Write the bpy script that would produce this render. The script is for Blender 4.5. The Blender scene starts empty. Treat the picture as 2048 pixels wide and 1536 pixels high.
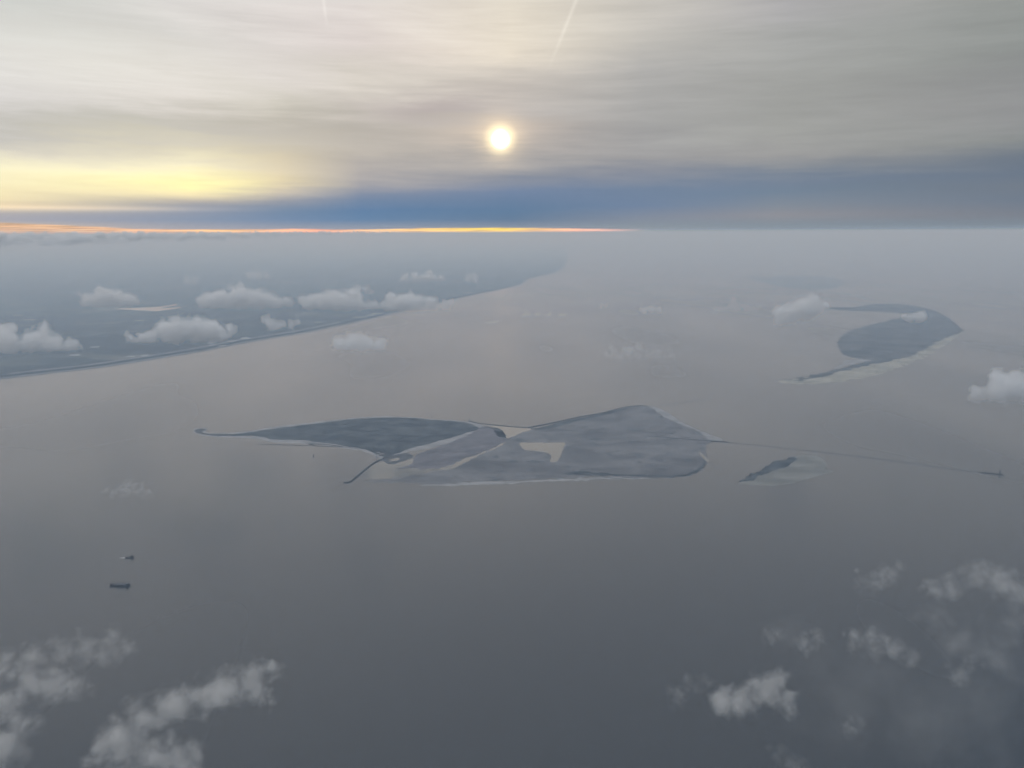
import bpy, bmesh, math, random
from mathutils import Vector, Matrix, noise
from mathutils.geometry import delaunay_2d_cdt

R = math.radians
scene = bpy.context.scene
COL = scene.collection

# ------------------------------------------------------------------ camera
F, CX, CY = 1538.0, 1024.0, 768.0           # focal length and centre in pixels of a 2048 px wide frame
HCAM = 1000.0
PITCH = math.atan((CY - 465.3) / F)
ROLL = R(-0.26)
CAMROT = Matrix.Rotation(math.pi / 2 - PITCH, 3, 'X') @ Matrix.Rotation(ROLL, 3, 'Z')
cam_d = bpy.data.cameras.new('camera')
cam = bpy.data.objects.new('camera', cam_d)
COL.objects.link(cam)
cam.matrix_world = Matrix.Translation((0, 0, HCAM)) @ CAMROT.to_4x4()
cam_d.angle_x = 2 * math.atan(1024 / F)
cam_d.clip_start = 1.0
cam_d.clip_end = 400000.0
scene.camera = cam


def ray(x, y):
    return (CAMROT @ Vector(((x - CX) / F, (CY - y) / F, -1.0))).normalized()


def az_el(x, y):
    d = ray(x, y)
    return math.degrees(math.atan2(d.x, d.y)), math.degrees(math.asin(d.z))


def G(x, y, z=0.0):                          # a place on the level z
    d = ray(x, y)
    t = (z - HCAM) / d.z
    return Vector((d.x * t, d.y * t, z))


def lin(c):
    c = c / 255.0
    return c / 12.92 if c <= 0.04045 else ((c + 0.055) / 1.055) ** 2.4


def L3(c):
    return (lin(c[0]), lin(c[1]), lin(c[2]), 1.0)


# ------------------------------------------------------------------ node helper
class NT:
    def __init__(self, tree):
        self.t = tree
        tree.nodes.clear()

    def n(self, kind, **kw):
        nd = self.t.nodes.new(kind)
        for k, v in kw.items():
            setattr(nd, k, v)
        return nd

    def put(self, sock, v):
        if v is None:
            return
        if isinstance(v, bpy.types.NodeSocket):
            self.t.links.new(v, sock)
        else:
            sock.default_value = v

    def m(self, op, a, b=None, c=None, clamp=False):
        nd = self.n('ShaderNodeMath', operation=op, use_clamp=clamp)
        self.put(nd.inputs[0], a); self.put(nd.inputs[1], b); self.put(nd.inputs[2], c)
        return nd.outputs[0]

    def v(self, op, a, b=None, scale=None):
        nd = self.n('ShaderNodeVectorMath', operation=op)
        self.put(nd.inputs[0], a)
        if b is not None: self.put(nd.inputs[1], b)
        if scale is not None: self.put(nd.inputs['Scale'], scale)
        return nd.outputs['Value'] if op in ('LENGTH', 'DOT_PRODUCT', 'DISTANCE') else nd.outputs[0]

    def xyz(self, x, y, z):
        nd = self.n('ShaderNodeCombineXYZ')
        self.put(nd.inputs[0], x); self.put(nd.inputs[1], y); self.put(nd.inputs[2], z)
        return nd.outputs[0]

    def sep(self, v):
        nd = self.n('ShaderNodeSeparateXYZ'); self.put(nd.inputs[0], v)
        return nd.outputs

    def noise(self, vec, scale, detail=3.0, rough=0.5, dist=0.0, col=False):
        nd = self.n('ShaderNodeTexNoise')
        if vec is not None: self.put(nd.inputs['Vector'], vec)
        self.put(nd.inputs['Scale'], scale); self.put(nd.inputs['Detail'], detail)
        self.put(nd.inputs['Roughness'], rough); self.put(nd.inputs['Distortion'], dist)
        return nd.outputs['Color'] if col else nd.outputs['Fac']

    def mr(self, v, a, b, c=0.0, d=1.0, smooth=True):
        nd = self.n('ShaderNodeMapRange', interpolation_type='SMOOTHSTEP' if smooth else 'LINEAR')
        self.put(nd.inputs[0], v)
        for i, q in enumerate((a, b, c, d)): self.put(nd.inputs[1 + i], q)
        return nd.outputs[0]

    def ramp(self, fac, stops, interp='LINEAR'):
        nd = self.n('ShaderNodeValToRGB')
        cr = nd.color_ramp; cr.interpolation = interp
        stops = sorted(stops, key=lambda s: s[0])
        while len(cr.elements) < len(stops): cr.elements.new(0.5)
        for e, (p, c) in zip(cr.elements, stops):
            e.position = min(max(p, 0), 1); e.color = c
        self.put(nd.inputs[0], fac)
        return nd.outputs[0]

    def mix(self, f, a, b, mode='MIX'):
        nd = self.n('ShaderNodeMix', data_type='RGBA', blend_type=mode)
        self.put(nd.inputs[0], f); self.put(nd.inputs[6], a); self.put(nd.inputs[7], b)
        return nd.outputs[2]


# ------------------------------------------------------------------ sky
SUN_AZ, SUN_EL = az_el(1001, 278)
SUN_DIR = ray(1001, 278)
world = bpy.data.worlds.new('World')
scene.world = world
world.use_nodes = True
W = NT(world.node_tree)
gen = W.n('ShaderNodeTexCoord').outputs['Generated']
dirv = W.v('NORMALIZE', gen)
sx, sy, sz = W.sep(dirv)
AZ = W.m('MULTIPLY', W.m('ARCTAN2', sx, sy), 180 / math.pi)
EL = W.m('MULTIPLY', W.m('ARCSINE', sz), 180 / math.pi)
# the cloud sheet's streaks: long in azimuth, thin in elevation
lowfade = W.mr(EL, 0.8, 6.0, 0.04, 1.0)
big = W.noise(W.xyz(W.m('MULTIPLY', AZ, 0.055), W.m('ADD', W.m('MULTIPLY', EL, 0.36), W.m('MULTIPLY', AZ, 0.012)), 3.1), 1.0, 5.0, 0.55, 0.3)
fine = W.noise(W.xyz(W.m('MULTIPLY', AZ, 0.10), W.m('ADD', W.m('MULTIPLY', EL, 1.15), W.m('MULTIPLY', AZ, 0.03)), 9.7), 1.0, 6.0, 0.62, 0.5)
fine2 = W.noise(W.xyz(W.m('MULTIPLY', AZ, 0.22), W.m('ADD', W.m('MULTIPLY', EL, 4.2), W.m('MULTIPLY', AZ, -0.05)), 21.3), 1.0, 5.0, 0.6, 0.4)
bigc = W.m('SUBTRACT', big, 0.5); finec = W.m('SUBTRACT', fine, 0.5); fine2c = W.m('SUBTRACT', fine2, 0.5)
warp = W.m('MULTIPLY', W.m('ADD', W.m('MULTIPLY', bigc, 4.2), W.m('ADD', W.m('MULTIPLY', finec, 1.6), W.m('MULTIPLY', fine2c, 0.5))), lowfade)
ELW = W.m('ADD', EL, warp)
ELC = W.m('ADD', W.m('MINIMUM', ELW, 24.0), W.mr(ELW, 24.0, 60.0, 0.0, 4.0))     # the overcast brightens towards the zenith
fe = W.m('DIVIDE', W.m('ADD', ELC, 2.0), 30.0)
ZEN = 0.92
columns = [
    (0, [(-60, (190, 195, 190)), (0, (200, 202, 200)), (100, (219, 216, 214)), (200, (217, 213, 212)), (268, (196, 193, 187)), (300, (222, 216, 200)),
         (330, (244, 237, 205)), (375, (252, 240, 195)), (398, (250, 235, 190)), (415, (232, 212, 178)), (428, (176, 173, 176)),
         (440, (168, 168, 178)), (452, (200, 186, 172)), (466, (200, 186, 172))]),
    (380, [(-60, (205, 205, 198)), (0, (218, 214, 212)), (80, (211, 207, 206)), (150, (223, 217, 214)), (210, (219, 212, 208)), (265, (203, 198, 189)), (300, (222, 214, 192)),
         (330, (246, 237, 205)), (368, (252, 244, 186)), (388, (246, 231, 188)), (402, (190, 182, 172)), (413, (150, 155, 168)),
         (440, (135, 150, 173)), (458, (165, 165, 175)), (466, (165, 165, 175))]),
    (560, [(-60, (205, 205, 200)), (0, (221, 215, 212)), (80, (214, 207, 205)), (150, (217, 210, 207)), (210, (208, 202, 193)), (265, (200, 194, 184)), (305, (208, 199, 180)),
         (340, (226, 213, 184)), (365, (228, 214, 180)), (382, (200, 191, 178)), (398, (152, 156, 166)), (420, (110, 134, 163)),
         (440, (110, 137, 170)), (458, (150, 155, 170)), (466, (150, 155, 170))]),
    (720, [(-60, (205, 205, 200)), (0, (222, 215, 211)), (80, (216, 207, 204)), (150, (212, 205, 197)), (210, (200, 193, 186)), (260, (190, 184, 176)), (305, (190, 183, 174)),
         (340, (178, 173, 170)), (365, (160, 160, 166)), (388, (122, 138, 163)), (420, (86, 124, 164)), (440, (88, 127, 166)),
         (458, (140, 150, 168)), (466, (140, 150, 168))]),
    (1024, [(-60, (210, 206, 200)), (0, (226, 219, 206)), (90, (223, 214, 200)), (150, (205, 198, 190)), (220, (193, 187, 182)), (265, (184, 177, 172)), (318, (166, 164, 164)),
         (350, (138, 144, 156)), (380, (106, 129, 161)), (420, (78, 117, 154)), (440, (78, 115, 150)), (458, (125, 140, 160)), (466, (125, 140, 160))]),
    (1280, [(-60, (185, 184, 180)), (0, (200, 196, 189)), (60, (192, 189, 183)), (150, (178, 177, 175)), (250, (166, 166, 165)), (318, (156, 156, 158)),
         (350, (134, 141, 155)), (380, (108, 129, 156)), (410, (104, 127, 157)), (435, (120, 134, 154)), (458, (125, 140, 152)), (466, (125, 140, 152))]),
    (1560, [(-60, (170, 170, 165)), (0, (173, 172, 173)), (70, (166, 167, 165)), (150, (163, 164, 161)), (250, (160, 161, 158)), (310, (155, 155, 155)), (340, (140, 145, 152)),
         (368, (115, 130, 150)), (385, (112, 130, 150)), (410, (127, 137, 150)), (430, (138, 140, 148)), (450, (122, 136, 149)), (466, (125, 140, 150))]),
    (2048, [(-60, (150, 153, 146)), (0, (146, 150, 147)), (100, (142, 146, 144)), (200, (145, 146, 147)), (268, (136, 140, 140)), (300, (118, 126, 135)), (350, (106, 119, 136)),
         (370, (112, 122, 135)), (400, (110, 122, 138)), (430, (119, 125, 136)), (455, (118, 132, 145)), (466, (118, 132, 145))]),
]
sky_c, prev = None, None
for cxp, stops in columns:
    st = []
    for yy, cc in stops:
        a, e = az_el(cxp, yy)
        st.append(((e + 2) / 30.0, L3(cc)))
    tt = cxp / 2048.0; st.append(((24 + 2) / 30.0, L3((214 - 92 * tt, 214 - 80 * tt, 216 - 66 * tt)))); st.append((1.0, (ZEN * 0.82, ZEN * 0.96, ZEN * 1.16, 1)))
    st.append((0.0, L3((120, 126, 132))))
    rc = W.ramp(fe, st)
    a0 = az_el(cxp, 350)[0]
    if sky_c is None:
        sky_c = rc
    else:
        sky_c = W.mix(W.mr(AZ, prev, a0, smooth=False), sky_c, rc)
    prev = a0
# gentle streak contrast over the whole deck
k = W.m('ADD', 1.0, W.m('MULTIPLY', W.m('ADD', W.m('MULTIPLY', finec, 0.22), W.m('ADD', W.m('MULTIPLY', bigc, 0.30), W.m('MULTIPLY', fine2c, 0.10))), lowfade))
sky_c = W.mix(1.0, sky_c, W.xyz(k, k, k), 'MULTIPLY')


def gauss(xp, yp, sa, se, el=None):
    a, e = az_el(xp, yp)
    u = W.m('DIVIDE', W.m('SUBTRACT', AZ, a), sa)
    w = W.m('DIVIDE', W.m('SUBTRACT', el if el is not None else EL, e), se)
    return W.m('EXPONENT', W.m('MULTIPLY', W.m('ADD', W.m('MULTIPLY', u, u), W.m('MULTIPLY', w, w)), -1.0))


def add(fac, c):
    global sky_c
    sky_c = W.mix(1.0, sky_c, W.v('SCALE', c, scale=fac), 'ADD')


ys = W.m('ADD', 0.85, W.m('MULTIPLY', W.m('ADD', finec, fine2c), 2.0), None)
add(W.m('MULTIPLY', gauss(385, 364, 4.6, 0.75, ELW), ys), (0.15, 0.13, 0.01))
add(gauss(150, 340, 8.0, 0.8, ELW), (0.10, 0.09, 0.02))
add(gauss(860, 212, 4.2, 0.9, ELW), (-0.085, -0.095, -0.07))
add(gauss(480, 252, 9.0, 0.7, ELW), (-0.05, -0.05, -0.045))
add(gauss(250, 120, 13.0, 4.0), (0.075, 0.085, 0.045))
add(gauss(1000, 70, 9.0, 3.6), (0.045, 0.035, 0.015))
# thin bright rows of cloud low on the left
add(W.m('MULTIPLY', gauss(120, 416, 9.0, 0.16), 0.5), (0.45, 0.36, 0.22))
# the lit gap under the cloud deck
gap_up = [(-900, 0.9), (0, None)]
pts = [(0, 446), (90, 449), (180, 453), (270, 458.3), (340, 459), (420, 459.5), (520, 459.2), (600, 457.8), (690, 459.6), (770, 458.4), (840, 456.6), (900, 456.4),
       (1000, 455.6), (1090, 456.6), (1160, 457.6), (1230, 458.4), (1300, 458.6)]
A0, A1 = -40.0, 14.0
upst = [(0.0, (0.40, 0.40, 0.40, 1))]
for xx, yy in pts:
    a, e = az_el(xx, yy)
    upst.append(((a - A0) / (A1 - A0), (max(e, 0) / 2.0,) * 3 + (1,)))
fa = W.m('DIVIDE', W.m('SUBTRACT', AZ, A0), A1 - A0)
up = W.m('MULTIPLY', W.sep(W.ramp(fa, upst))[0], 2.0)
gapn = W.noise(W.xyz(W.m('MULTIPLY', AZ, 0.5), W.m('MULTIPLY', EL, 7.0), 4.4), 1.0, 5.0, 0.6, 0.2)
up = W.m('ADD', up, W.m('MULTIPLY', W.m('SUBTRACT', gapn, 0.5), 0.10))
gm = W.mr(W.m('SUBTRACT', up, EL), -0.05, 0.05)
gcol = W.ramp(fa, [((az_el(x, 458)[0] - A0) / (A1 - A0), L3(c)) for x, c in (
    (-200, (178, 146, 116)), (0, (196, 158, 122)), (150, (206, 164, 122)), (300, (226, 172, 122)), (450, (246, 192, 112)), (560, (255, 184, 128)), (640, (255, 168, 120)), (760, (255, 205, 130)),
    (860, (255, 205, 90)), (960, (255, 214, 20)), (1020, (255, 214, 30)), (1080, (255, 200, 110)), (1150, (255, 185, 140)), (1230, (235, 180, 165)), (1300, (190, 170, 170)))])
gfade = W.mr(AZ, az_el(1200, 458)[0], az_el(1310, 458)[0], 1.0, 0.0)
streak = W.mr(W.noise(W.xyz(W.m('MULTIPLY', AZ, 0.35), W.m('MULTIPLY', EL, 14.0), 8.8), 1.0, 3.0, 0.5), 0.42, 0.66, 1.0, 0.55)
gcol = W.v('SCALE', gcol, scale=W.m('MULTIPLY', streak, 1.75))
sky_c = W.mix(W.m('MULTIPLY', gm, gfade), sky_c, gcol)
# old condensation trails in the high cloud: thin straight streaks across the deck
for (x0, y0, x1, y1, wd, s) in ((1168, -40, 1092, 150, 0.13, 0.085), (642, -40, 656, 70, 0.11, 0.07)):
    (a0, e0), (a1, e1) = az_el(x0, y0), az_el(x1, y1)
    ln = math.hypot(a1 - a0, e1 - e0); ux, uy = (a1 - a0) / ln, (e1 - e0) / ln
    da = W.m('SUBTRACT', AZ, a0); de = W.m('SUBTRACT', EL, e0)
    along = W.m('DIVIDE', W.m('ADD', W.m('MULTIPLY', da, ux), W.m('MULTIPLY', de, uy)), ln)
    across = W.m('DIVIDE', W.m('SUBTRACT', W.m('MULTIPLY', da, uy), W.m('MULTIPLY', de, ux)), wd)
    g = W.m('EXPONENT', W.m('MULTIPLY', W.m('MULTIPLY', across, across), -1.0))
    g = W.m('MULTIPLY', g, W.m('MULTIPLY', W.mr(along, -0.4, 0.2), W.mr(along, 0.45, 1.0, 1.0, 0.0)))
    add(W.m('MULTIPLY', g, s), (1.0, 0.97, 0.9))
# veiled sun: disc and aureole
cosang = W.v('DOT_PRODUCT', dirv, tuple(SUN_DIR))
ang = W.m('MULTIPLY', W.m('ARCCOSINE', W.m('MINIMUM', cosang, 1.0)), 180 / math.pi)
angs = W.m('ADD', ang, W.m('MULTIPLY', fine2c, 0.30))
halo = W.m('EXPONENT', W.m('MULTIPLY', W.m('DIVIDE', ang, 1.35), W.m('DIVIDE', ang, -1.35)))
add(W.m('MULTIPLY', halo, W.m('ADD', 0.9, W.m('MULTIPLY', fine2c, 1.0))), (0.50, 0.36, 0.16))
add(gauss(985, 276, 4.2, 1.0, ELW), (0.16, 0.11, 0.06))
add(W.m('MULTIPLY', W.mr(angs, 0.40, 1.40, 1.0, 0.0), W.m('ADD', 1.0, W.m('MULTIPLY', finec, 1.5))), (0.50, 0.43, 0.21))
add(W.mr(W.m('ADD', ang, W.m('MULTIPLY', finec, 0.45)), 0.26, 0.84, 1.0, 0.0), (1.0, 1.0, 0.95))

nishita = W.n('ShaderNodeTexSky', sky_type='NISHITA', sun_disc=False)
nishita.sun_elevation = R(SUN_EL); nishita.sun_rotation = R(SUN_AZ); nishita.altitude = HCAM
bg1 = W.n('ShaderNodeBackground'); W.put(bg1.inputs[0], nishita.outputs[0]); bg1.inputs[1].default_value = 0.10
bg2 = W.n('ShaderNodeBackground'); W.put(bg2.inputs[0], sky_c); bg2.inputs[1].default_value = 1.0
mx = W.n('ShaderNodeMixShader'); mx.inputs[0].default_value = 0.994
W.t.links.new(bg1.outputs[0], mx.inputs[1]); W.t.links.new(bg2.outputs[0], mx.inputs[2])
wo = W.n('ShaderNodeOutputWorld'); W.t.links.new(mx.outputs[0], wo.inputs[0])
world.cycles.sampling_method = 'MANUAL'
world.cycles.sample_map_resolution = 1024

# ------------------------------------------------------------------ sun, exposure, sampling
sun_d = bpy.data.lights.new('sun', 'SUN')
sun_d.energy = 0.5
sun_d.angle = R(80)
sun_d.color = (1.0, 0.90, 0.76)
sun = bpy.data.objects.new('sun', sun_d); COL.objects.link(sun)
sun.location = (0, 0, 3000)
sun.rotation_euler = Vector(SUN_DIR).to_track_quat('Z', 'Y').to_euler()
scene.view_settings.view_transform = 'Standard'
scene.view_settings.look = 'None'
scene.view_settings.exposure = 0.0
scene.view_settings.gamma = 1.0
cy = scene.cycles
cy.use_denoising = True
cy.denoising_input_passes = 'RGB_ALBEDO'
cy.max_bounces = 8
cy.diffuse_bounces = 2
cy.glossy_bounces = 2
cy.volume_bounces = 5
cy.volume_step_rate = 1.0
cy.sample_clamp_indirect = 4.0

# ------------------------------------------------------------------ object helpers
def tag(o, label=None, cat=None, group=None, kind=None):
    if label: o['label'] = label
    if cat: o['category'] = cat
    if group: o['group'] = group
    if kind: o['kind'] = kind
    return o


def empty(name, loc, rz=0.0):
    o = bpy.data.objects.new(name, None); COL.objects.link(o)
    o.location = loc; o.rotation_euler = (0, 0, rz); o.empty_display_size = 5
    return o


def link_mesh(name, verts, faces, mat=None, parent=None, smooth=False):
    me = bpy.data.meshes.new(name)
    me.from_pydata([tuple(v) for v in verts], [], faces)
    me.update()
    if smooth:
        for p in me.polygons: p.use_smooth = True
    o = bpy.data.objects.new(name, me); COL.objects.link(o)
    if mat: me.materials.append(mat)
    if parent: o.parent = parent
    return o


class MB:
    """collects boxes, prisms and tubes into one mesh"""
    def __init__(self):
        self.v, self.f = [], []

    def raw(self, v, f):
        n = len(self.v)
        self.v += [Vector(p) for p in v]
        self.f += [[i + n for i in q] for q in f]
        return self

    def box(self, c, s, taper=1.0):
        x, y, z = c; a, b, h = s[0] / 2, s[1] / 2, s[2]
        t = taper
        v = [(x - a, y - b, z), (x + a, y - b, z), (x + a, y + b, z), (x - a, y + b, z),
             (x - a * t, y - b * t, z + h), (x + a * t, y - b * t, z + h), (x + a * t, y + b * t, z + h), (x - a * t, y + b * t, z + h)]
        return self.raw(v, [(3, 2, 1, 0), (4, 5, 6, 7), (0, 1, 5, 4), (1, 2, 6, 5), (2, 3, 7, 6), (3, 0, 4, 7)])

    def tube(self, p, q, r0, r1=None, n=10):
        p, q = Vector(p), Vector(q); r1 = r0 if r1 is None else r1
        d = (q - p).normalized()
        a = d.orthogonal().normalized(); b = d.cross(a)
        v = [p + (a * math.cos(t) + b * math.sin(t)) * r0 for t in [2 * math.pi * i / n for i in range(n)]]
        v += [q + (a * math.cos(t) + b * math.sin(t)) * r1 for t in [2 * math.pi * i / n for i in range(n)]]
        f = [(i, (i + 1) % n, n + (i + 1) % n, n + i) for i in range(n)] + [tuple(range(n - 1, -1, -1)), tuple(range(n, 2 * n))]
        return self.raw(v, f)

    def gable(self, c, s, rise):
        x, y, z = c; a, b = s[0] / 2, s[1] / 2
        v = [(x - a, y - b, z), (x + a, y - b, z), (x + a, y + b, z), (x - a, y + b, z), (x - a, y, z + rise), (x + a, y, z + rise)]
        return self.raw(v, [(0, 1, 5, 4), (2, 3, 4, 5), (0, 4, 3), (1, 2, 5), (3, 2, 1, 0)])

    def build(self, name, mat, parent=None, smooth=False):
        return link_mesh(name, self.v, self.f, mat, parent, smooth)


# ------------------------------------------------------------------ materials
def surf(name, base, rough=0.8, spec=0.3):
    m = bpy.data.materials.new(name); m.use_nodes = True
    N = NT(m.node_tree)
    p = N.n('ShaderNodeBsdfPrincipled'); o = N.n('ShaderNodeOutputMaterial')
    N.t.links.new(p.outputs[0], o.inputs[0])
    p.inputs['Roughness'].default_value = rough
    p.inputs['Specular IOR Level'].default_value = spec
    N.p = p
    pos = N.n('ShaderNodeNewGeometry').outputs['Position']
    N.pos = pos
    if base is not None: N.put(p.inputs['Base Color'], (*base, 1.0))
    return m, N


def mottled(name, c0, c1, scale=(0.02, 0.02), detail=6, rough=0.85, c2=None, lo=0.35, hi=0.65, spec=0.2):
    m, N = surf(name, None, rough, spec)
    q = N.v('MULTIPLY', N.pos, (scale[0], scale[1], scale[0]))
    n1 = N.noise(q, 1.0, detail, 0.62, 0.6)
    c = N.mix(N.mr(n1, lo, hi), (*c0, 1), (*c1, 1))
    if c2:
        n2 = N.noise(N.v('ADD', N.v('MULTIPLY', N.pos, (scale[0] * 2.7, scale[1] * 2.7, 0.0)), (31.0, 7.0, 2.0)), 1.0, 5, 0.6, 0.8)
        c = N.mix(N.mr(n2, 0.55, 0.68), c, (*c2, 1))
    N.put(N.p.inputs['Base Color'], c)
    return m


M = {}
M['reed'] = mottled('reed', (0.010, 0.018, 0.026), (0.098, 0.108, 0.112), (0.010, 0.012), 9, 0.9, c2=(0.006, 0.010, 0.016), lo=0.33, hi=0.70)
M['marsh'] = mottled('marsh', (0.085, 0.082, 0.084), (0.205, 0.194, 0.190), (0.0045, 0.0060), 9, 0.85, c2=(0.066, 0.074, 0.078), lo=0.30, hi=0.70)
M['mud'] = mottled('mud', (0.080, 0.075, 0.085), (0.150, 0.138, 0.148), (0.009, 0.016), 8, 0.7, c2=(0.24, 0.22, 0.23), lo=0.36, hi=0.64)
M['sand'] = mottled('sand', (0.21, 0.203, 0.195), (0.35, 0.335, 0.32), (0.01, 0.02), 6, 0.8)
M['yellow_sand'] = mottled('yellow_sand', (0.25, 0.232, 0.18), (0.43, 0.395, 0.31), (0.006, 0.006), 9, 0.85, c2=(0.20, 0.187, 0.15), lo=0.33, hi=0.67)
M['flat'] = mottled('wet_flat', (0.13, 0.125, 0.105), (0.22, 0.21, 0.18), (0.005, 0.012), 8, 0.7, spec=0.3)
M['wood'] = mottled('woodland', (0.030, 0.036, 0.040), (0.125, 0.122, 0.120), (0.0035, 0.0045), 9, 0.9, c2=(0.018, 0.022, 0.026), lo=0.33, hi=0.67)
M['shoal'] = mottled('shoal', (0.15, 0.16, 0.16), (0.21, 0.215, 0.215), (0.0008, 0.0008), 5, 0.7)
M['stone'] = mottled('stone', (0.016, 0.018, 0.022), (0.03, 0.032, 0.038), (0.2, 0.2), 4, 0.85)
M['weed_stone'] = mottled('weed_stone', (0.05, 0.053, 0.058), (0.07, 0.072, 0.078), (0.2, 0.2), 4, 0.7)
M['dike'] = mottled('dike_surface', (0.17, 0.175, 0.175), (0.26, 0.255, 0.25), (0.01, 0.01), 4, 0.85)
M['tree'] = mottled('tree_mass', (0.018, 0.026, 0.034), (0.035, 0.045, 0.052), (0.01, 0.01), 4, 0.95)
M['dark_hull'] = mottled('dark_hull_paint', (0.003, 0.004, 0.009), (0.006, 0.007, 0.013), (0.5, 0.5), 3, 0.5, spec=0.4)
M['deck'] = mottled('deck_steel', (0.10, 0.105, 0.115), (0.16, 0.16, 0.17), (0.4, 0.4), 4, 0.7)
M['white_paint'] = mottled('white_paint', (0.55, 0.55, 0.55), (0.68, 0.67, 0.65), (0.3, 0.3), 3, 0.5)
M['glass'] = surf('dark_glass', (0.01, 0.012, 0.016), 0.08, 0.5)[0]
M['steel'] = mottled('grey_steel', (0.09, 0.10, 0.11), (0.14, 0.145, 0.15), (1.0, 1.0), 3, 0.5)
M['black_steel'] = mottled('dark_steel', (0.010, 0.011, 0.014), (0.02, 0.021, 0.024), (1.0, 1.0), 3, 0.5)
M['foam'] = mottled('wake_foam', (0.40, 0.41, 0.40), (0.62, 0.62, 0.60), (0.25, 0.6), 5, 0.6)
M['roof'] = mottled('roof', (0.10, 0.08, 0.075), (0.15, 0.12, 0.11), (0.2, 0.2), 3, 0.8)
M['brick'] = mottled('brick', (0.17, 0.13, 0.11), (0.23, 0.18, 0.15), (0.4, 0.4), 3, 0.85)
M['greenhouse'] = mottled('greenhouse_glass', (0.42, 0.44, 0.45), (0.55, 0.56, 0.56), (0.02, 0.02), 3, 0.3, spec=0.5)


def water_material(name, rough, body, ripple=1.0, wake=False):
    m, N = surf(name, body, rough, 0.5)
    N.p.inputs['IOR'].default_value = 1.333
    N.p.inputs['Specular IOR Level'].default_value = 0.95
    N.p.inputs['Specular Tint'].default_value = (0.90, 0.96, 1.0, 1.0)
    # wind patches: slightly rougher and smoother water in long lanes
    pat = N.noise(N.v('MULTIPLY', N.pos, (0.0011, 0.00042, 0.0)), 1.0, 1, 0.4)
    N.put(N.p.inputs['Roughness'], N.mr(pat, 0.0, 1.0, rough - 0.10, rough + 0.10, smooth=False))
    N.put(N.p.inputs['Base Color'], (*body, 1.0))
    # wind waves
    px, py, pz = N.sep(N.pos)
    q = N.xyz(N.m('ADD', N.m('MULTIPLY', px, 0.80), N.m('MULTIPLY', py, 0.60)), N.m('ADD', N.m('MULTIPLY', px, -0.60), N.m('MULTIPLY', py, 0.80)), 0.0)
    w1 = N.noise(N.v('MULTIPLY', q, (0.022, 0.085, 0.0)), 1.0, 2, 0.5)
    w2 = N.noise(N.v('MULTIPLY', q, (0.10, 0.22, 0.0)), 1.0, 2, 0.5)
    wm = N.mr(N.noise(N.v('MULTIPLY', N.pos, (0.0035, 0.0028, 0.0)), 1.0, 1, 0.4), 0.45, 0.68)
    h = N.m('ADD', N.m('MULTIPLY', w1, N.m('ADD', 0.35, wm)), N.m('MULTIPLY', w2, 0.25))
    if wake:
        a = G(470, 1098); b = G(1000, 1005)
        d = (b - a); ln = d.length; d = d / ln
        da = N.m('SUBTRACT', px, a.x); de = N.m('SUBTRACT', py, a.y)
        al = N.m('DIVIDE', N.m('ADD', N.m('MULTIPLY', da, d.x), N.m('MULTIPLY', de, d.y)), ln)
        ac = N.m('SUBTRACT', N.m('MULTIPLY', da, d.y), N.m('MULTIPLY', de, d.x))
        spread = N.mr(al, -0.25, 1.0, 75.0, 16.0, smooth=False)
        bend = N.m('MULTIPLY', N.m('MULTIPLY', al, N.m('SUBTRACT', 1.0, al)), 60.0)
        u = N.m('DIVIDE', N.m('ADD', ac, bend), spread)
        env = N.m('EXPONENT', N.m('MULTIPLY', N.m('MULTIPLY', u, u), -1.0))
        env = N.m('MULTIPLY', env, N.m('MULTIPLY', N.mr(al, -0.35, 0.0), N.mr(al, 0.75, 1.05, 1.0, 0.0)))
        rip = N.m('SINE', N.m('ADD', N.m('MULTIPLY', N.m('ADD', ac, bend), 0.30), N.m('MULTIPLY', N.noise(N.v('MULTIPLY', N.pos, (0.01, 0.01, 0.0)), 1.0, 2, 0.5), 5.0)))
        h = N.m('ADD', h, N.m('MULTIPLY', N.m('MULTIPLY', rip, env), 0.45))
    bump = N.n('ShaderNodeBump')
    bump.inputs['Strength'].default_value = 0.55 * ripple
    bump.inputs['Distance'].default_value = 0.9
    N.put(bump.inputs['Height'], h)
    N.t.links.new(bump.outputs[0], N.p.inputs['Normal'])
    return m


M['water'] = water_material('open_water', 0.25, (0.007, 0.010, 0.0135), 1.0, True)
M['calm_water'] = water_material('calm_water', 0.10, (0.060, 0.060, 0.050), 0.25)

# ------------------------------------------------------------------ sheets traced on the ground
def rough_line(p, closed, step, amp, seed):
    """even steps along a polyline, with a fractal wobble"""
    out = []
    n = len(p)
    for i in range(n if closed else n - 1):
        a, b = p[i], p[(i + 1) % n]
        k = max(1, int((b - a).length / step))
        for j in range(k):
            out.append(a.lerp(b, j / k))
    if not closed: out.append(p[-1])
    res = []
    for q in out:
        s = q.length
        w = noise.fractal(Vector((q.x / (step * 4), q.y / (step * 4), seed)), 0.8, 2.0, 5)
        w2 = noise.fractal(Vector((q.x / (step * 4), q.y / (step * 4), seed + 57.3)), 0.8, 2.0, 5)
        res.append(Vector((q.x + amp * w, q.y + amp * 2.2 * w2, 0)))
    return res


def cat(p, closed=True, sub=4):
    """Catmull-Rom through the given points"""
    n = len(p); out = []
    for i in range(n if closed else n - 1):
        p0, p1, p2, p3 = (p[(i - 1) % n], p[i], p[(i + 1) % n], p[(i + 2) % n]) if closed else \
            (p[max(i - 1, 0)], p[i], p[i + 1], p[min(i + 2, n - 1)])
        for j in range(sub):
            t = j / sub
            out.append(0.5 * ((2 * p1) + (p2 - p0) * t + (2 * p0 - 5 * p1 + 4 * p2 - p3) * t * t + (3 * p1 - p0 - 3 * p2 + p3) * t ** 3))
    if not closed: out.append(p[-1])
    return out


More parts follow.
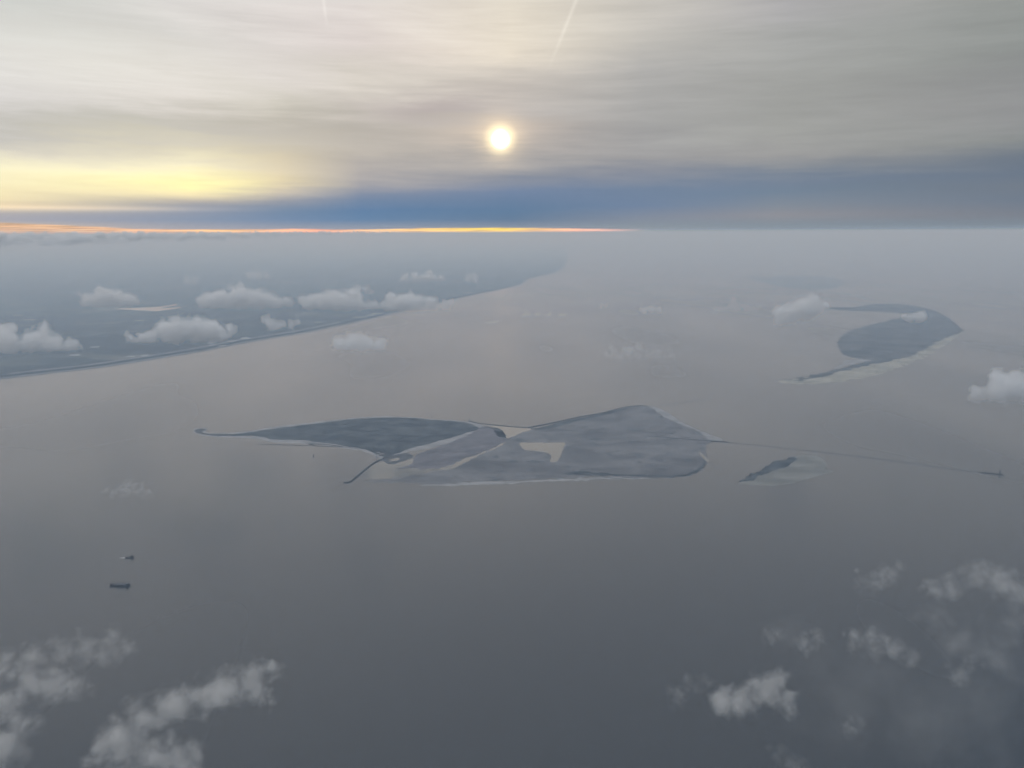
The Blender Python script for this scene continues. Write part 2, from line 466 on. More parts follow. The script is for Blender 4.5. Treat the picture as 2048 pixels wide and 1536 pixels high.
def sheet(name, px, z, mat, step=14.0, amp=3.0, seed=0.0, skirt=8.0, zlow=-0.6, grid=0.0, rise=0.0, smooth_curve=True):
    amp *= 2.6
    pts = [G(x, y) for x, y in px]
    if smooth_curve: pts = cat(pts)
    line = rough_line(pts, True, step, amp, seed) if step else pts
    V2 = [Vector((p.x, p.y)) for p in line]
    E = [(i, (i + 1) % len(V2)) for i in range(len(V2))]
    nb = len(V2)
    if grid:
        x0, x1 = min(p.x for p in V2), max(p.x for p in V2)
        y0, y1 = min(p.y for p in V2), max(p.y for p in V2)
        rnd = random.Random(int(seed * 10) + 5)
        yy = y0
        while yy < y1:
            xx = x0
            while xx < x1:
                V2.append(Vector((xx + rnd.uniform(-.4, .4) * grid, yy + rnd.uniform(-.4, .4) * grid)))
                xx += grid
            yy += grid
    vo, eo, fo, ov, oe, of = delaunay_2d_cdt(V2, E, [list(range(nb))], 1, 0.05)
    bound = set()
    for i, src in enumerate(ov):
        if any(s < nb for s in src): bound.add(i)
    verts = []
    for i, p in enumerate(vo):
        h = z
        if rise and i not in bound:
            h += rise * (0.55 + 0.9 * noise.fractal(Vector((p.x / 60, p.y / 60, seed)), 1.0, 2.0, 4))
            h = max(h, z + 0.05)
        verts.append(Vector((p.x, p.y, h)))
    faces = []
    for f in fo:
        f = list(f)
        a, b, c = verts[f[0]], verts[f[1]], verts[f[2]]
        if (b - a).cross(c - a).z < 0: f.reverse()
        faces.append(f)
    # sloping skirt down into what lies below
    cnt = {}
    for f in faces:
        for i in range(len(f)):
            e = (f[i], f[(i + 1) % len(f)])
            cnt[e] = 1
    outer = [e for e in cnt if (e[1], e[0]) not in cnt]
    nrm = {}
    for a, b in outer:
        d = verts[b] - verts[a]
        nn = Vector((d.y, -d.x, 0)).normalized()
        for q in (a, b): nrm[q] = nrm.get(q, Vector()) + nn
    low = {}
    for q, nn in nrm.items():
        nn = nn.normalized() if nn.length > 1e-6 else Vector()
        low[q] = len(verts)
        verts.append(Vector((verts[q].x + nn.x * skirt, verts[q].y + nn.y * skirt, zlow)))
    for a, b in outer:
        faces.append([b, a, low[a], low[b]])
    return link_mesh(name, verts, faces, mat)


def ribbon(name, pts, w_top, w_base, h, mat, parent=None, zlow=-0.6, step=15.0, amp=0.6, seed=0.0, hvar=0.0):
    """a bank with sloping sides along a line; widths may be numbers or (start, end)"""
    line = rough_line(cat(pts, False), False, step, amp, seed)
    n = len(line); v, f = [], []
    wt = w_top if isinstance(w_top, tuple) else (w_top, w_top)
    wb = w_base if isinstance(w_base, tuple) else (w_base, w_base)
    for i, p in enumerate(line):
        d = (line[min(i + 1, n - 1)] - line[max(i - 1, 0)]).normalized()
        s = Vector((d.y, -d.x, 0)); t = i / (n - 1)
        a = (wt[0] + (wt[1] - wt[0]) * t) / 2; b = (wb[0] + (wb[1] - wb[0]) * t) / 2
        hh = h + hvar * noise.fractal(Vector((p.x / 40, p.y / 40, seed)), 1.0, 2.0, 4)
        v += [p + s * b + Vector((0, 0, zlow)), p + s * a + Vector((0, 0, hh)), p - s * a + Vector((0, 0, hh)), p - s * b + Vector((0, 0, zlow))]
    for i in range(n - 1):
        o = i * 4
        for k in range(3): f.append((o + k, o + k + 1, o + 5 + k, o + 4 + k))
    f += [(3, 2, 1, 0), tuple((n - 1) * 4 + k for k in range(4))]
    return link_mesh(name, v, f, mat, parent)


# ------------------------------------------------------------------ water and land
XW, Y0, Y1 = 70000.0, -6000.0, 80000.0
water = link_mesh('water', [(-XW, Y0, 0), (XW, Y0, 0), (XW, Y1, 0), (-XW, Y1, 0)], [(0, 1, 2, 3)], M['water'])
tag(water, 'wide grey open water reaching to the hazy horizon', None, None, 'structure')

coast = [(-260, 782), (0, 757), (100, 745.5), (200, 734), (300, 719), (400, 702.5), (500, 683), (600, 667), (680, 651), (760, 633), (830, 616), (900, 601), (960, 587),
         (1010, 577), (1045, 567), (1056, 558), (1080, 552), (1104, 547), (1120, 540), (1130, 530), (1136, 514)]
cpts = [G(x, y) for x, y in coast]
cline = rough_line(cat(cpts, False, 6), False, 60.0, 6.0, 3.3)
ring = [Vector((p.x, p.y)) for p in cline] + [Vector((4000, 60000)), Vector((-60000, 60000)), Vector((-60000, cline[0].y))]
vo, eo, fo, *_ = delaunay_2d_cdt(ring, [(i, (i + 1) % len(ring)) for i in range(len(ring))], [list(range(len(ring)))], 1, 0.05)
lf = []
for f in fo:
    f = list(f)
    a, b, c = [Vector((*vo[i], 0)) for i in f[:3]]
    if (b - a).cross(c - a).z < 0: f.reverse()
    lf.append(f)
mland, N = surf('farmland', None, 0.9, 0.2)
vor = N.n('ShaderNodeTexVoronoi', feature='F1', distance='CHEBYCHEV')
lx, ly, lz = N.sep(N.pos)
rq = N.xyz(N.m('ADD', N.m('MULTIPLY', lx, 0.0016), N.m('MULTIPLY', ly, 0.0010)), N.m('SUBTRACT', N.m('MULTIPLY', ly, 0.0016), N.m('MULTIPLY', lx, 0.0010)), 0.0)
N.put(vor.inputs['Vector'], rq); vor.inputs['Scale'].default_value = 1.6
fr, fg, fb = N.sep(vor.outputs['Color'])
fields = N.ramp(fr, [(0.0, (0.016, 0.030, 0.040, 1)), (0.45, (0.032, 0.052, 0.060, 1)), (0.8, (0.075, 0.092, 0.088, 1)), (1.0, (0.16, 0.16, 0.14, 1))])
ln1 = N.noise(N.v('MULTIPLY', N.pos, (0.0006, 0.0009, 0.0)), 1.0, 8, 0.62, 0.5)
fields = N.mix(N.mr(ln1, 0.42, 0.60), fields, (0.020, 0.030, 0.038, 1))
tn = N.noise(N.v('MULTIPLY', N.pos, (0.004, 0.006, 0.0)), 1.0, 5, 0.65, 0.4)
tm = N.noise(N.v('ADD', N.v('MULTIPLY', N.pos, (0.00028, 0.00034, 0.0)), (3.0, 8.0, 0.0)), 1.0, 3, 0.5, 0.4)
N.put(N.p.inputs['Base Color'], N.mix(N.m('MULTIPLY', N.mr(tn, 0.58, 0.70), N.mr(tm, 0.50, 0.62)), fields, (0.22, 0.22, 0.21, 1)))
land = link_mesh('land', [(p.x, p.y, 1.6) for p in vo], lf, mland)
tag(land, 'flat bluish farmland coast beyond the water on the left', None, None, 'structure')

cw = [Vector((p.x, p.y, 0)) for p in cline if p.y < 26000]
dike = ribbon('dike', cw[::3], (16, 40), (40, 90), 6.0, M['dike'], step=60, amp=4.0, seed=2.0)
tag(dike, 'long pale dike along the straight edge of the mainland', 'dike')


def shifted(pts, off):
    out = []
    for i, p in enumerate(pts):
        d = (pts[min(i + 1, len(pts) - 1)] - pts[max(i - 1, 0)]).normalized()
        out.append(p + Vector((-d.y, d.x, 0)) * off)
    return out


belt = ribbon('tree_belt', shifted(cw[::3], 75), (22, 40), (44, 70), 10.0, M['tree'], zlow=1.5, step=30, amp=10.0, seed=5.0, hvar=6.0)
tag(belt, 'dark belt of trees running behind the pale mainland dike', 'tree belt', None, 'stuff')
foreshore = ribbon('foreshore', shifted(cw[10:60:2], 170), 30, 60, 2.6, M['dike'], zlow=1.5, step=60, amp=12.0, seed=15.0)
tag(foreshore, 'pale strip of open ground behind the mainland trees', None, None, 'structure')

lake = sheet('lake', [(228, 618.5), (262, 616.2), (300, 615.2), (330, 612.0), (352, 608.6), (350, 611.0), (334, 613.6), (318, 616.6), (340, 616.0), (362, 614.2), (352, 617.4), (330, 620.5),
                      (308, 622.8), (285, 621.2), (255, 619.4)], 2.2, M['calm_water'], 60, 8, 4.0, 6, 1.5)
tag(lake, 'pale forked lake on the far land under a cloud', None, None, 'structure')

# ------------------------------------------------------------------ islands
tag(sheet('sheltered_water', [(770, 922), (800, 925), (830, 917), (850, 905), (900, 888), (960, 860), (1000, 858), (1014, 882), (1000, 893), (950, 916), (900, 940), (820, 953), (770, 957), (735, 957), (728, 945), (745, 931)],
          0.06, M['calm_water'], 10, 3, 30.0, 1, -0.2), 'smooth pale water sheltered between the breakwater and the marsh', None, None, 'structure')
tag(sheet('sheltered_water', [(985, 852), (1030, 855), (1060, 858), (1050, 866), (1016, 877), (1000, 876), (984, 864)],
          0.06, M['calm_water'], 10, 3, 31.0, 1, -0.2), 'smooth pale water closed in by the lagoon mouth dam', None, None, 'structure')
def ground(name, label, *a, **k):
    return tag(sheet(name, *a, **k), label, None, None, 'structure')


def growth(name, label, *a, **k):
    return tag(sheet(name, *a, **k), label, 'vegetation', None, 'stuff')


ground('island', 'pale sandy rim and curled spit of the spearhead shaped island',
       [(388, 863), (392, 857.5), (404, 856.2), (414, 859), (408, 864.5), (425, 866.5), (455, 866.3), (490, 863.2), (540, 855), (600, 848), (680, 838.8), (745, 833.6), (790, 833.4),
        (850, 837.2), (920, 842.2), (952, 847), (972, 854), (962, 861), (940, 868.5), (900, 885), (850, 897.5), (815, 904), (790, 911), (768, 918), (752, 912.5), (735, 904.5), (715, 899.5), (690, 896.8),
        (665, 893), (640, 889.5), (600, 886.5), (565, 885), (545, 884), (530, 880), (505, 876.8), (440, 874), (402, 869.8)],
       0.55, M['sand'], 10, 1.5, 1.0, 7)
ground('spit', 'dark wet sand on the curled spit at the left tip of the reed island',
       [(390, 862.5), (395, 858.2), (404, 857.3), (412, 859.6), (404, 864.8), (416, 867.6), (440, 868.0), (470, 868.5), (474, 870.5), (440, 872.2), (405, 868.6), (396, 866)], 0.66, M['weed_stone'], 8, 1.2, 1.6, 4, 0.4)
ground('spit', 'thin dark tongue of land pointing into the pale water by the lagoon mouth',
       [(974, 852.6), (986, 855.8), (1000, 860.6), (999, 862.2), (986, 858.8), (973, 855.2)], 0.74, M['weed_stone'], 8, 0.8, 1.7, 4, 0.1)
growth('reed_bed', 'dark blue grey reed bed covering the spearhead shaped island',
       [(460, 870.5), (500, 865), (540, 859), (600, 851.5), (680, 841.8), (745, 836.2), (800, 835.8), (860, 839.2), (920, 844.2), (945, 850), (957, 857), (945, 862), (910, 872.5), (870, 884),
        (830, 894), (800, 904), (782, 911), (772, 914.5), (752, 907), (730, 898.5), (700, 894), (670, 888.5), (640, 884), (600, 880.5), (550, 878.5), (522, 873.2), (490, 872)],
       0.75, M['reed'], 9, 2.2, 2.0, 4, 0.45, 16, 2.6)
growth('thicket', 'dark clump of bushes in the middle of the reed bed',
       [(696, 859.5), (706, 854.5), (722, 852), (736, 849.8), (739, 852.5), (726, 855.2), (718, 857.5), (704, 861)], 3.0, M['tree'], 7, 5.0, 2.5, 4, 0.8, 14, 2.0)
growth('thicket', 'short dark row of bushes near the shore of the reed bed',
       [(660, 874.5), (674, 870.5), (692, 869), (694, 870.8), (678, 873), (664, 876.5)], 3.0, M['tree'], 7, 4.0, 2.6, 4, 0.8, 14, 2.0)
ground('mudflat', 'pinkish grey mudflat between the reed island and the winding channel',
       [(789, 938.3), (812, 932.5), (826, 926), (830, 914), (846, 904), (880, 893), (912, 880.5), (945, 866), (962, 855), (974, 853.5), (985, 857.5), (988, 863), (993, 869.5), (1002, 875), (1014, 879),
        (1010, 885), (1000, 889), (985, 896), (960, 906.5), (930, 917), (905, 928.5), (882, 936), (845, 938), (838, 936), (812, 936.8)],
       0.70, M['mud'], 8, 3.5, 3.0, 6)
ground('islet', 'small grey tongue of land below the harbour buildings',
       [(764, 920), (774, 925.5), (783, 928.2), (806, 922), (826, 912), (812, 906.5), (790, 909.5), (772, 914.5)], 0.62, M['weed_stone'], 8, 2.0, 4.0, 4)
ground('pond', 'narrow pale pond on the grey tongue below the harbour',
       [(777, 920.2), (790, 917.0), (797, 915.8), (799, 919), (789, 922), (778, 923.0), (786, 920)], 0.70, M['calm_water'], 6, 1.0, 5.0, 1, 0.66)
ground('marsh', 'broad grey marsh forming the larger island on the right',
       [(730, 962.2), (780, 958.3), (820, 951.5), (860, 945.6), (900, 938.5), (930, 927), (950, 915), (975, 904), (1000, 893), (1014, 884), (1008, 877), (1018, 876), (1040, 867.5), (1060, 860), (1078, 858), (1092, 855),
        (1120, 843.8), (1160, 835), (1200, 828), (1230, 820.3), (1255, 814.6), (1278, 812.3), (1300, 814), (1318, 828), (1340, 840), (1368, 851), (1392, 861), (1408, 872), (1420, 881),
        (1417, 886), (1410, 891.5), (1409, 900), (1412, 911), (1414, 924), (1408, 932), (1400, 940.5), (1386, 948), (1360, 954), (1325, 955.8), (1290, 955), (1250, 953), (1200, 952), (1150, 955), (1100, 956.5), (1050, 959),
        (1000, 961.5), (950, 962), (920, 963), (890, 966), (860, 967.5), (830, 965.5), (790, 963.8)],
       0.85, M['marsh'], 9, 3.2, 6.0, 6)
ground('sandbar', 'thin sandbar along the near shore of the broad marsh',
       [(842, 970.5), (870, 966.8), (905, 967.5), (950, 963.5), (1000, 963.2), (1060, 961), (1150, 957.2), (1205, 954), (1250, 955.4), (1300, 956.6), (1250, 958), (1200, 959.2), (1120, 961.8), (1000, 967.4), (930, 970.2), (880, 971.5)],
       0.45, M['sand'], 8, 2.0, 7.0, 5)
ground('beach', 'pale sand strip on the far right edge of the broad marsh',
       [(1296, 812), (1318, 817), (1342, 831), (1366, 846), (1402, 862), (1432, 873.5), (1446, 880.5), (1418, 880.5), (1392, 866), (1362, 854), (1332, 841), (1312, 828)],
       0.78, M['sand'], 9, 3.0, 8.0, 8)
ground('lagoon', 'pale angular lagoon inside the broad marsh',
       [(1040, 887), (1062, 886), (1100, 886), (1129, 886.6), (1126, 896), (1119, 914), (1114, 923), (1106, 925), (1101, 922), (1104, 912), (1094, 905.5), (1074, 902.5), (1050, 899.5)],
       1.05, M['calm_water'], 8, 2.0, 9.0, 4, 0.7)
growth('marsh_scrub', 'dark scrub edging the near shore of the broad marsh',
       [(1120, 946), (1160, 943), (1200, 946.5), (1240, 948.5), (1290, 950), (1340, 951.5), (1375, 948), (1398, 937), (1407, 928), (1411, 920), (1413, 926), (1404, 938), (1388, 947.5), (1360, 953.2), (1300, 954), (1240, 952), (1190, 950), (1150, 949)],
       0.90, M['reed'], 8, 2.5, 10.0, 2, 0.8, 14, 1.2)
growth('shore_scrub', 'dark scrub along the far dike of the broad marsh',
       [(1072, 857.6), (1100, 850.5), (1140, 840.6), (1180, 833.4), (1210, 827), (1240, 819), (1262, 815), (1240, 822), (1200, 832), (1160, 841), (1120, 852), (1098, 857.4)],
       0.92, M['reed'], 8, 2.0, 11.0, 2, 0.8, 14, 1.0)

CREEKS = [([(1150, 943.5), (1172, 944.5), (1190, 948), (1204, 953.5), (1222, 956.5), (1246, 956.8)], 5.0, 'weed_stone', 'dark creek curving out of the marsh near the middle of its near shore'),
          ([(1205, 945.5), (1224, 947), (1238, 952), (1254, 955.5), (1276, 956.2)], 5.0, 'weed_stone', 'dark creek just right of the first one on the marsh near shore')]
ground('inlet', 'small pale inlet cut into the right edge of the broad marsh',
       [(1398, 903), (1404, 908), (1412, 915), (1420, 923), (1414, 924.5), (1406, 916), (1400, 909)], 0.98, M['calm_water'], 7, 1.0, 22.0, 2, 0.2)
for i, (cp, w, mk, lab) in enumerate(CREEKS):
    tag(ribbon('creek', [G(a, b) for a, b in cp], w, w + 3, 0.93, M[mk], zlow=0.4, seed=40.0 + i, amp=6.0), lab, None, None, 'structure')
ground('sand_island', 'small leaf shaped sand island right of the broad marsh',
       [(1478, 965.6), (1500, 957), (1540, 941), (1575, 926), (1591, 914), (1606, 910), (1630, 911.5), (1645, 920), (1652, 931), (1648, 939), (1662, 944), (1612, 956.5), (1572, 966), (1530, 969.3), (1496, 967.8)],
       0.50, M['flat'], 8, 2.2, 12.0, 9)
growth('island_scrub', 'dark wedge of scrub on the small leaf shaped sand island',
       [(1479, 965), (1493, 955), (1499, 947), (1511, 946.5), (1528, 937), (1545, 926), (1550, 922.5), (1566, 921.8), (1588, 914.8), (1592, 918), (1582, 927), (1560, 937.5), (1530, 948), (1504, 959)],
       0.70, M['reed'], 7, 3.0, 13.0, 3, 0.45, 12, 2.4)
ground('shore_bar', 'narrow pale bar on the near side of the sand island',
       [(1492, 967.6), (1530, 967.9), (1572, 964), (1606, 955.5), (1652, 944.6), (1610, 958.6), (1574, 968), (1530, 970.6)], 0.60, M['flat'], 8, 1.0, 14.0, 8)

ground('barrier_island', 'yellowish sand flats of the curved island at the right',
       [(1556, 762.5), (1590, 759.5), (1640, 750), (1700, 735), (1760, 722), (1830, 704), (1890, 674), (1921, 660), (1926, 664), (1905, 680), (1880, 694), (1850, 711), (1812, 728), (1770, 744), (1720, 757), (1670, 764.5), (1620, 767.8), (1585, 767.5)],
       0.50, M['yellow_sand'], 18, 9.0, 15.0, 14)
growth('woodland', 'dark woodland filling the curved island at the right',
       [(1655, 615.5), (1700, 614.5), (1725, 612), (1750, 608.5), (1790, 607.4), (1830, 612.5), (1870, 622), (1900, 638), (1920, 655), (1925, 662), (1902, 672.5), (1872, 685), (1848, 700), (1820, 711.5), (1790, 719.5), (1750, 727.5),
        (1720, 733.5), (1690, 742), (1650, 752), (1622, 757.5), (1588, 762.8), (1606, 755), (1640, 748), (1680, 737), (1715, 728), (1742, 721.5), (1728, 718.5), (1702, 714.5), (1686, 707), (1678, 697), (1675, 688), (1680, 678),
        (1694, 665), (1722, 655), (1762, 645), (1798, 636), (1816, 629.5), (1798, 626.5), (1760, 623.5), (1730, 622), (1700, 621.5), (1670, 619)],
       0.80, M['wood'], 16, 8.0, 16.0, 8, -0.4, 60, 5.0)
ground('inlet_sand', 'pale hooked sand bank at the inlet of the wooded island',
       [(1690, 722), (1712, 719), (1726, 716.5), (1742, 718.5), (1752, 717), (1742, 721.5), (1722, 724.5), (1690, 731), (1668, 738), (1684, 729)], 0.95, M['sand'], 14, 5.0, 17.0, 6, 0.2)
ground('spit', 'thin dark spit off the tip of the wooded island',
       [(1553, 763), (1572, 760), (1590, 756.5), (1612, 752.5), (1592, 758.5), (1574, 762)], 0.4, M['weed_stone'], 14, 4.0, 18.0, 4)
ground('far_island', 'faint low island fading in the haze at upper right',
       [(1500, 553), (1530, 555), (1580, 552), (1640, 552), (1672, 558), (1678, 566), (1668, 576), (1630, 579), (1590, 577), (1550, 570)], 1.0, M['shoal'], 60, 40.0, 19.0, 60, -0.3)

# ------------------------------------------------------------------ dams
def dam(label, px, wt, wb, h, mat='stone', seed=0.0, amp=0.8, name='dam'):
    return tag(ribbon(name, [G(x, y) for x, y in px], wt, wb, h, M[mat], seed=seed, amp=amp, zlow=-0.7), label, 'dam')


dam('dark stone harbour dam bending out from the reed island', [(688, 965), (694, 965), (701, 963.8), (712, 955), (730, 940), (745, 928.3), (758, 921), (772, 915)], 5.5, 12, 3.2, seed=1.0, name='breakwater')
dam('thin straight dam in the water below the reed island', [(516, 888), (560, 889.6), (600, 890.8), (650, 892.8), (690, 894.6), (715, 897.5)], 1.8, 5, 1.2, seed=2.0)
dam('short dark dam against the near shore of the reed island', [(618, 887.5), (640, 888.8), (662, 890.6), (686, 894.2)], (3, 5), (8, 10), 1.9, seed=3.0)
dam('tiny dam linking the thin straight dam to the shore', [(617, 888), (624, 889.6), (631, 892)], 2.0, 5, 1.5, seed=4.0)
dam('low dam closing the lagoon mouth between the two main islands', [(938, 841.5), (952, 845.6), (975, 848.6), (1000, 851.2), (1030, 854), (1056, 855.4)], 3.0, 9, 2.0, seed=5.0)
dam('dark dike on the far shore of the broad marsh', [(1056, 855.4), (1090, 849), (1120, 842.6), (1160, 833.8), (1200, 827), (1230, 819.4), (1256, 813.6), (1280, 811.6), (1294, 812.6)], 4.0, 11, 3.0, seed=6.0)
dam('faint submerged dam leading away beyond the broad marsh', [(1322, 811.5), (1350, 807), (1385, 802.5), (1425, 797.5)], 4.0, 12, 0.7, 'weed_stone', seed=7.0)
dam('low straight dam crossing the left part of the broad marsh', [(1062, 856.4), (1100, 859), (1140, 861.6), (1180, 864.4), (1215, 866.5)], (5, 1.5), (10, 6), 1.9, 'weed_stone', seed=8.0)
dam('low straight dam crossing the right part of the broad marsh', [(1296, 872.8), (1330, 875.2), (1370, 878.2), (1404, 881.0), (1430, 882.6), (1458, 884.6)], (3, 4.5), (8, 10), 2.3, seed=9.0)
dam('long low dam running from the marsh to the dark beacon', [(1458, 884.8), (1540, 893.4), (1620, 902), (1700, 911), (1790, 922), (1880, 935), (1940, 942.4), (1966, 946)], (2.5, 4.5), (8, 12), 0.75, 'weed_stone', seed=10.0)
dam('wider dark dam head carrying the beacon', [(1962, 945.4), (1972, 946.2), (1985, 947.6), (1998, 949.2), (2007, 950.6)], 6.5, 13, 2.6, seed=11.0)
dam('thin dam slanting off the right end of the broad marsh', [(1402, 908), (1414, 920), (1428, 931), (1442, 941)], (2.4, 1.0), (7, 5), 0.5, 'weed_stone', seed=12.0)

# ------------------------------------------------------------------ beacons
def beacon(x, y, z, s, label, w=1.0):
    r = empty('beacon', G(x, y) + Vector((0, 0, z)))
    tag(r, label, 'beacon')
    MB().tube((0, 0, -1.5), (0, 0, 1.6 * s), 2.0 * s * w, 1.7 * s * w, 12).build('base', M['stone'], r)
    m = MB().tube((0, 0, 1.6 * s), (0, 0, 10 * s), 1.1 * s * w, 0.8 * s * w, 12)
    for i in range(3): m.tube((0, 0, (3 + 2.4 * i) * s), (0, 0, (3.2 + 2.4 * i) * s), 1.2 * s * w, 1.2 * s * w, 12)
    m.build('tower', M['black_steel'], r)
    m = MB().tube((0, 0, 10 * s), (0, 0, 10.3 * s), 1.5 * s * w, 1.5 * s * w, 12)
    for i in range(8):
        a = i * math.pi / 4
        m.tube((1.2 * s * math.cos(a), 1.2 * s * math.sin(a), 10.3 * s), (1.2 * s * math.cos(a), 1.2 * s * math.sin(a), 11.2 * s), 0.06 * s, n=6)
    m.build('gallery', M['black_steel'], r)
    ln = MB().tube((0, 0, 10.3 * s), (0, 0, 11.9 * s), 0.6 * s, 0.6 * s, 10).build('lantern', M['glass'], r)
    MB().tube((0, 0, 11.9 * s), (0, 0, 12.8 * s), 0.75 * s, 0.05 * s, 10).build('lantern_roof', M['black_steel'], ln)
    return r


beacon(1999.5, 949.3, 2.0, 1.5, 'dark beacon tower on the wide dam head at the right edge', 1.5)
beacon(938.5, 841.6, 1.2, 1.25, 'dark beacon at the end of the lagoon mouth dam', 1.6)
beacon(627, 912, 0.0, 0.65, 'lone dark beacon standing in the water below the thin dam', 3.0)
beacon(863, 833.5, 0.0, 0.9, 'small beacon in the water beyond the reed island')
beacon(1157.5, 834.6, 2.6, 0.8, 'small beacon on the far dike of the broad marsh')
beacon(1630, 903.5, 0.6, 0.7, 'small beacon halfway along the long low dam')

# buoy
by = empty('buoy', G(238, 1079.5)); tag(by, 'small dark buoy floating above the two boats', 'buoy')
MB().tube((0, 0, -0.6), (0, 0, 1.2), 2.3, 2.0, 14).build('float', M['black_steel'], by)
m = MB()
for i in range(4):
    a = i * math.pi / 2
    m.tube((1.0 * math.cos(a), 1.0 * math.sin(a), 0.9), (0.3 * math.cos(a), 0.3 * math.sin(a), 4.2), 0.14, n=6)
m.build('frame', M['black_steel'], by)
MB().tube((0, 0, 4.2), (0, 0, 5.0), 0.45, 0.35, 10).build('lamp', M['black_steel'], by)

# ------------------------------------------------------------------ harbour on the reed island
def house(x, y, sx, sy, h, label, rz, wall='white_paint', roof='roof'):
    r = empty('harbour_building', G(x, y) + Vector((0, 0, 0.8)), rz); tag(r, label, 'building')
    MB().box((0, 0, -0.4), (sx, sy, h + 0.4)).build('wall', M[wall], r)
    MB().gable((0, 0, h + 0.003), (sx + 0.8, sy + 0.8), sy * 0.35).build('roof', M[roof], r)
    k = int(sx // 3)
    for i in range(k):
        MB().box((-sx / 2 + (i + 0.5) * sx / k, -sy / 2 - 0.02, 1.0), (1.2, 0.06, 1.3)).build('window', M['glass'], r)
    MB().box((sx / 2 + 0.02, 0, 0), (0.06, 1.1, 2.1)).build('door', M['black_steel'], r)
    return r


house(757, 906.5, 17, 9, 4.5, 'pale harbour building nearest the reed edge', 0.2)
house(764, 909.0, 20, 10, 5.0, 'wide pale harbour building in the middle of the quay', -0.15)
house(761, 912.0, 13, 8, 4.0, 'brick harbour building at the water edge', 0.1, 'brick')
house(770, 911.5, 9, 7, 3.6, 'small pale hut beside the start of the breakwater', 0.3)
mast = empty('mast', G(753, 916)); tag(mast, 'tall dark mast on the shore by the harbour buildings', 'mast')
MB().tube((0, 0, -1), (0, 0, 24), 0.9, 0.45, 8).build('pole', M['black_steel'], mast)
m = MB().tube((-3, 0, 19), (3, 0, 19), 0.25, n=6).tube((-2, 0, 22), (2, 0, 22), 0.2, n=6)
m.build('crossarm', M['black_steel'], mast)
ground('quay', 'pale quay under the harbour buildings of the reed island', [(750, 909), (756, 904.5), (766, 906.5), (773, 912.5), (770, 916.5), (758, 914.5)], 1.0, M['sand'], 5, 1.0, 21.0, 3, 0.5)

# ------------------------------------------------------------------ boats
def hull_mesh(L, B, D, sheer_bow, sheer_stern, n=26, square_bow=False):
    """closed hull: stations along x (bow at +x), waterline at z=0"""
    v, f = [], []
    rows = []
    for i in range(n + 1):
        t = i / n; x = (t - 0.5) * L
        if square_bow: w = 1.0 if t < 0.88 else max(0.62, 1 - ((t - 0.88) / 0.12) ** 2 * 0.4)
        else: w = 1.0 if t < 0.72 else math.sqrt(max(0.0, 1 - ((t - 0.72) / 0.28) ** 2.2))
        w = max(w, 0.03) * (0.86 + 0.14 * min(1, t / 0.12))
        zt = D + sheer_bow * max(0, (t - 0.72) / 0.28) ** 1.8 + sheer_stern * max(0, (0.2 - t) / 0.2) ** 1.6
        b = B / 2 * w
        row = [(x, -b, zt), (x, -b * 0.97, 0.1), (x, -b * 0.75, -1.2), (x, b * 0.75, -1.2), (x, b * 0.97, 0.1), (x, b, zt)]
        rows.append([len(v) + k for k in range(6)]); v += row
    for i in range(n):
        a, b = rows[i], rows[i + 1]
        for k in range(5): f.append((a[k], b[k], b[k + 1], a[k + 1]))
        f.append((a[5], b[5], b[0], a[0]))
    f.append(tuple(rows[0])); f.append(tuple(reversed(rows[-1])))
    return MB().raw(v, f)


# dredging barge: dark hull, raised ends, pale pipe gantry amidships
b1 = empty('dredging_barge', G(240, 1171.5), R(180 - 3)); tag(b1, 'long dark barge with raised ends and pale deck pipes, nearer of two boats', 'barge')
hull_mesh(57, 11.5, 3.0, 2.6, 2.4, square_bow=True).build('hull', M['dark_hull'], b1)
MB().box((-1, 0, 3.02), (36, 8.0, 1.1)).build('hold_coaming', M['dark_hull'], b1)
MB().box((-1, 0, 4.125), (34, 6.6, 0.25)).build('cargo', M['deck'], b1)
wh = MB().box((-22.5, 0, 3.0), (8.5, 8.0, 3.0)).box((-22.0, 0, 6.0), (6.0, 6.4, 2.4), 0.92).build('deckhouse', M['dark_hull'], b1)
MB().box((-18.95, 0, 6.8), (0.1, 5.0, 1.0)).build('window', M['glass'], wh)
MB().box((-22, 0, 8.4), (6.6, 7.0, 0.25)).build('roof', M['steel'], wh)
fr = MB().box((23.5, 0, 3.0), (6.0, 8.0, 2.2)).build('forecastle', M['dark_hull'], b1)
MB().tube((25.0, 0, 5.2), (25.0, 0, 10.5), 0.28, 0.15, 8).build('mast', M['black_steel'], fr)
pipe = MB().tube((-14, 0, 4.9), (-4, 0, 8.2), 0.9, n=8).tube((-4, 0, 8.2), (4, 0, 8.2), 0.9, n=8).tube((4, 0, 8.2), (14, 0, 4.9), 0.9, n=8)
pipe.build('discharge_pipe', M['steel'], b1)
g = MB()
for xx in (-8, 8):
    for yy in (-2.8, 2.8):
        g.tube((xx, yy, 4.3), (xx, yy * 0.5, 11.0), 0.4, n=6)
    g.tube((xx, -1.4, 11.0), (xx, 1.4, 11.0), 0.4, n=6)
g.tube((-8, 0, 11.0), (8, 0, 11.0), 0.45, n=6)
g.build('gantry', M['steel'], b1)
MB().tube((-12, -3, 3.5), (-17, -3, 12.0), 0.4, 0.25, 8).tube((-17, -3, 12.0), (-9, -3, 13.2), 0.3, 0.2, 8).build('crane', M['black_steel'], b1)

